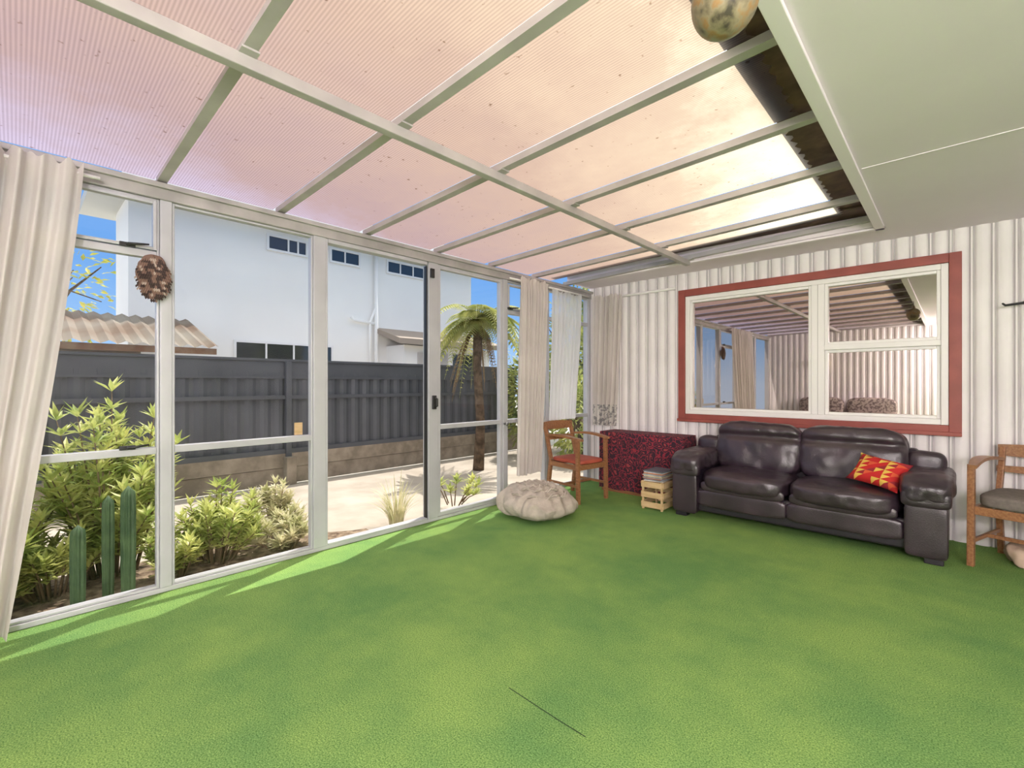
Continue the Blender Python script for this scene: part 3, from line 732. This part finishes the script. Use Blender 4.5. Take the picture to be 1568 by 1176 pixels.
for i in range(50): frond(V,F,Vector((tx,ty,tz)),i*2.4,random.uniform(.6,.98),random.uniform(.1,1.1),random.uniform(.8,1.5),.20)
mk('fronds',V,F,M['fern'],g)
V=[];F=[]
for i in range(22): frond(V,F,Vector((tx,ty,tz-.08)),i*2.1,random.uniform(.3,.45),-.2,random.uniform(1.2,2.6),.10)
mk('dead_fronds',V,F,M['dead'],g)

def blob(name,cx,cy,cz,rx,ry,rz_,n,m,l=.22,trunk=True):
    g=grp(name);V=[];F=[]
    for i in range(n):
        a=random.uniform(0,6.28);b=random.uniform(-1,1);q=math.sqrt(1-b*b);r_=random.uniform(.55,1)
        d=Vector((q*math.cos(a),q*math.sin(a),b)); p=Vector((cx+d.x*rx*r_,cy+d.y*ry*r_,max(GZ,cz+d.z*rz_*r_)))
        d2=(d+Vector((random.uniform(-.8,.8),random.uniform(-.8,.8),random.uniform(-.8,.3))))
        leafgeo(V,F,p,d2,Vector((random.uniform(-1,1),random.uniform(-1,1),1)),l*random.uniform(.6,1.2),l*.4)
    mk('leaves',V,F,m,g)
    if trunk: 
        tube('trunk',[(cx,cy,GZ-.02),(cx+.05,cy,cz*.6),(cx,cy,cz)],[.12,.09,.05],M['bark'],g,8)
        SV,SF=[],[]
        for i in range(10):
            a=i*.63*2; tubegeo([(cx,cy,cz*.7),(cx+rx*.4*math.cos(a),cy+ry*.4*math.sin(a),cz),(cx+rx*.8*math.cos(a),cy+ry*.8*math.sin(a),cz+rz_*.4*math.sin(i))],[.05,.03,.012],5,SV,SF)
        mk('branches',SV,SF,M['bark'],g)
    return g
blob('garden_tree',-1.85,8.5,1.4,1.1,1.1,1.5,2800,M['hedge'],.18)
blob('garden_tree',-3.6,10.2,1.9,1.4,1.1,2.0,3200,M['hedge'],.2)
blob('garden_tree',-.5,8.0,1.2,.9,.9,1.3,2000,M['leaf'],.18)
blob('garden_bush',-2.35,6.55,.9,.5,.5,1.05,1900,M['hedge'],.13)
blob('garden_bush',-1.3,6.6,.6,.5,.5,.8,1400,M['leaf'],.12)
blob('yellow_tree',-10.6,.3,3.2,1.2,1.3,1.7,420,M['autumn'],.22)

# ---------------------------------------------------------------- light
w=bpy.data.worlds.new('World'); S.world=w; w.use_nodes=True; nt=w.node_tree; nt.nodes.clear()
tc=N(nt,'ShaderNodeTexCoord'); sx=N(nt,'ShaderNodeSeparateXYZ'); L(nt,tc.outputs['Generated'],sx.inputs[0])
r=N(nt,'ShaderNodeValToRGB'); e=r.color_ramp.elements
e[0].position=0; e[0].color=(.40,.52,.68,1); e[1].position=1; e[1].color=(.95,.95,.95,1)
for p,c in ((.08,(.21,.38,.64)),(.22,(.115,.28,.60)),(.34,(.14,.30,.60)),(.48,(.87,.88,.91))):
    q=e.new(p); q.color=c4(c)
L(nt,sx.outputs['Z'],r.inputs[0])
bg=N(nt,'ShaderNodeBackground'); bg.inputs[1].default_value=1.5; out=N(nt,'ShaderNodeOutputWorld')
L(nt,r.outputs[0],bg.inputs[0]); L(nt,bg.outputs[0],out.inputs[0])
sd=bpy.data.lights.new('sun','SUN'); sd.energy=5.2; sd.angle=.009; sd.color=(1,.95,.88)
so=bpy.data.objects.new('sun',sd); link(so); so.rotation_euler=Vector((-.185,.447,1)).to_track_quat('Z','Y').to_euler(); so.location=(-2,6,9)
def fill_lamp(nm,x,y,z,e,col):  # added fill lamp to brighten the room; its cord and cap are invented
    g=grp(nm,(x,y,z))
    a=bpy.data.lights.new(nm+'_bulb','POINT'); a.shadow_soft_size=.16; a.energy=e; a.color=col
    o=bpy.data.objects.new('fill_point',a); link(o,g)
    tube('cord',[(0,0,.10),(0,0,CZ-z-.001)],.004,M['white'],g,6)
    tube('cap',[(0,0,.17),(0,0,.21)],[.05,.02],M['white'],g,12)
fill_lamp('fill_light',4.6,-1.0,1.85,165,(1,.93,.93))  # unseen fill lights added behind the camera, for floor and ceiling
fill_lamp('fill_light',5.6,-1.2,1.85,150,(1,.93,.93))
fill_lamp('fill_light',3.8,-1.9,1.85,120,(1,.93,.93))

cam=bpy.data.cameras.new('camera'); co=bpy.data.objects.new('camera',cam); link(co)
cam.sensor_width=36; cam.lens=733/1600*36; cam.clip_start=.02
co.location=(XC,0,1.2); co.rotation_euler=(math.radians(90),0,math.radians(43.4))
S.camera=co
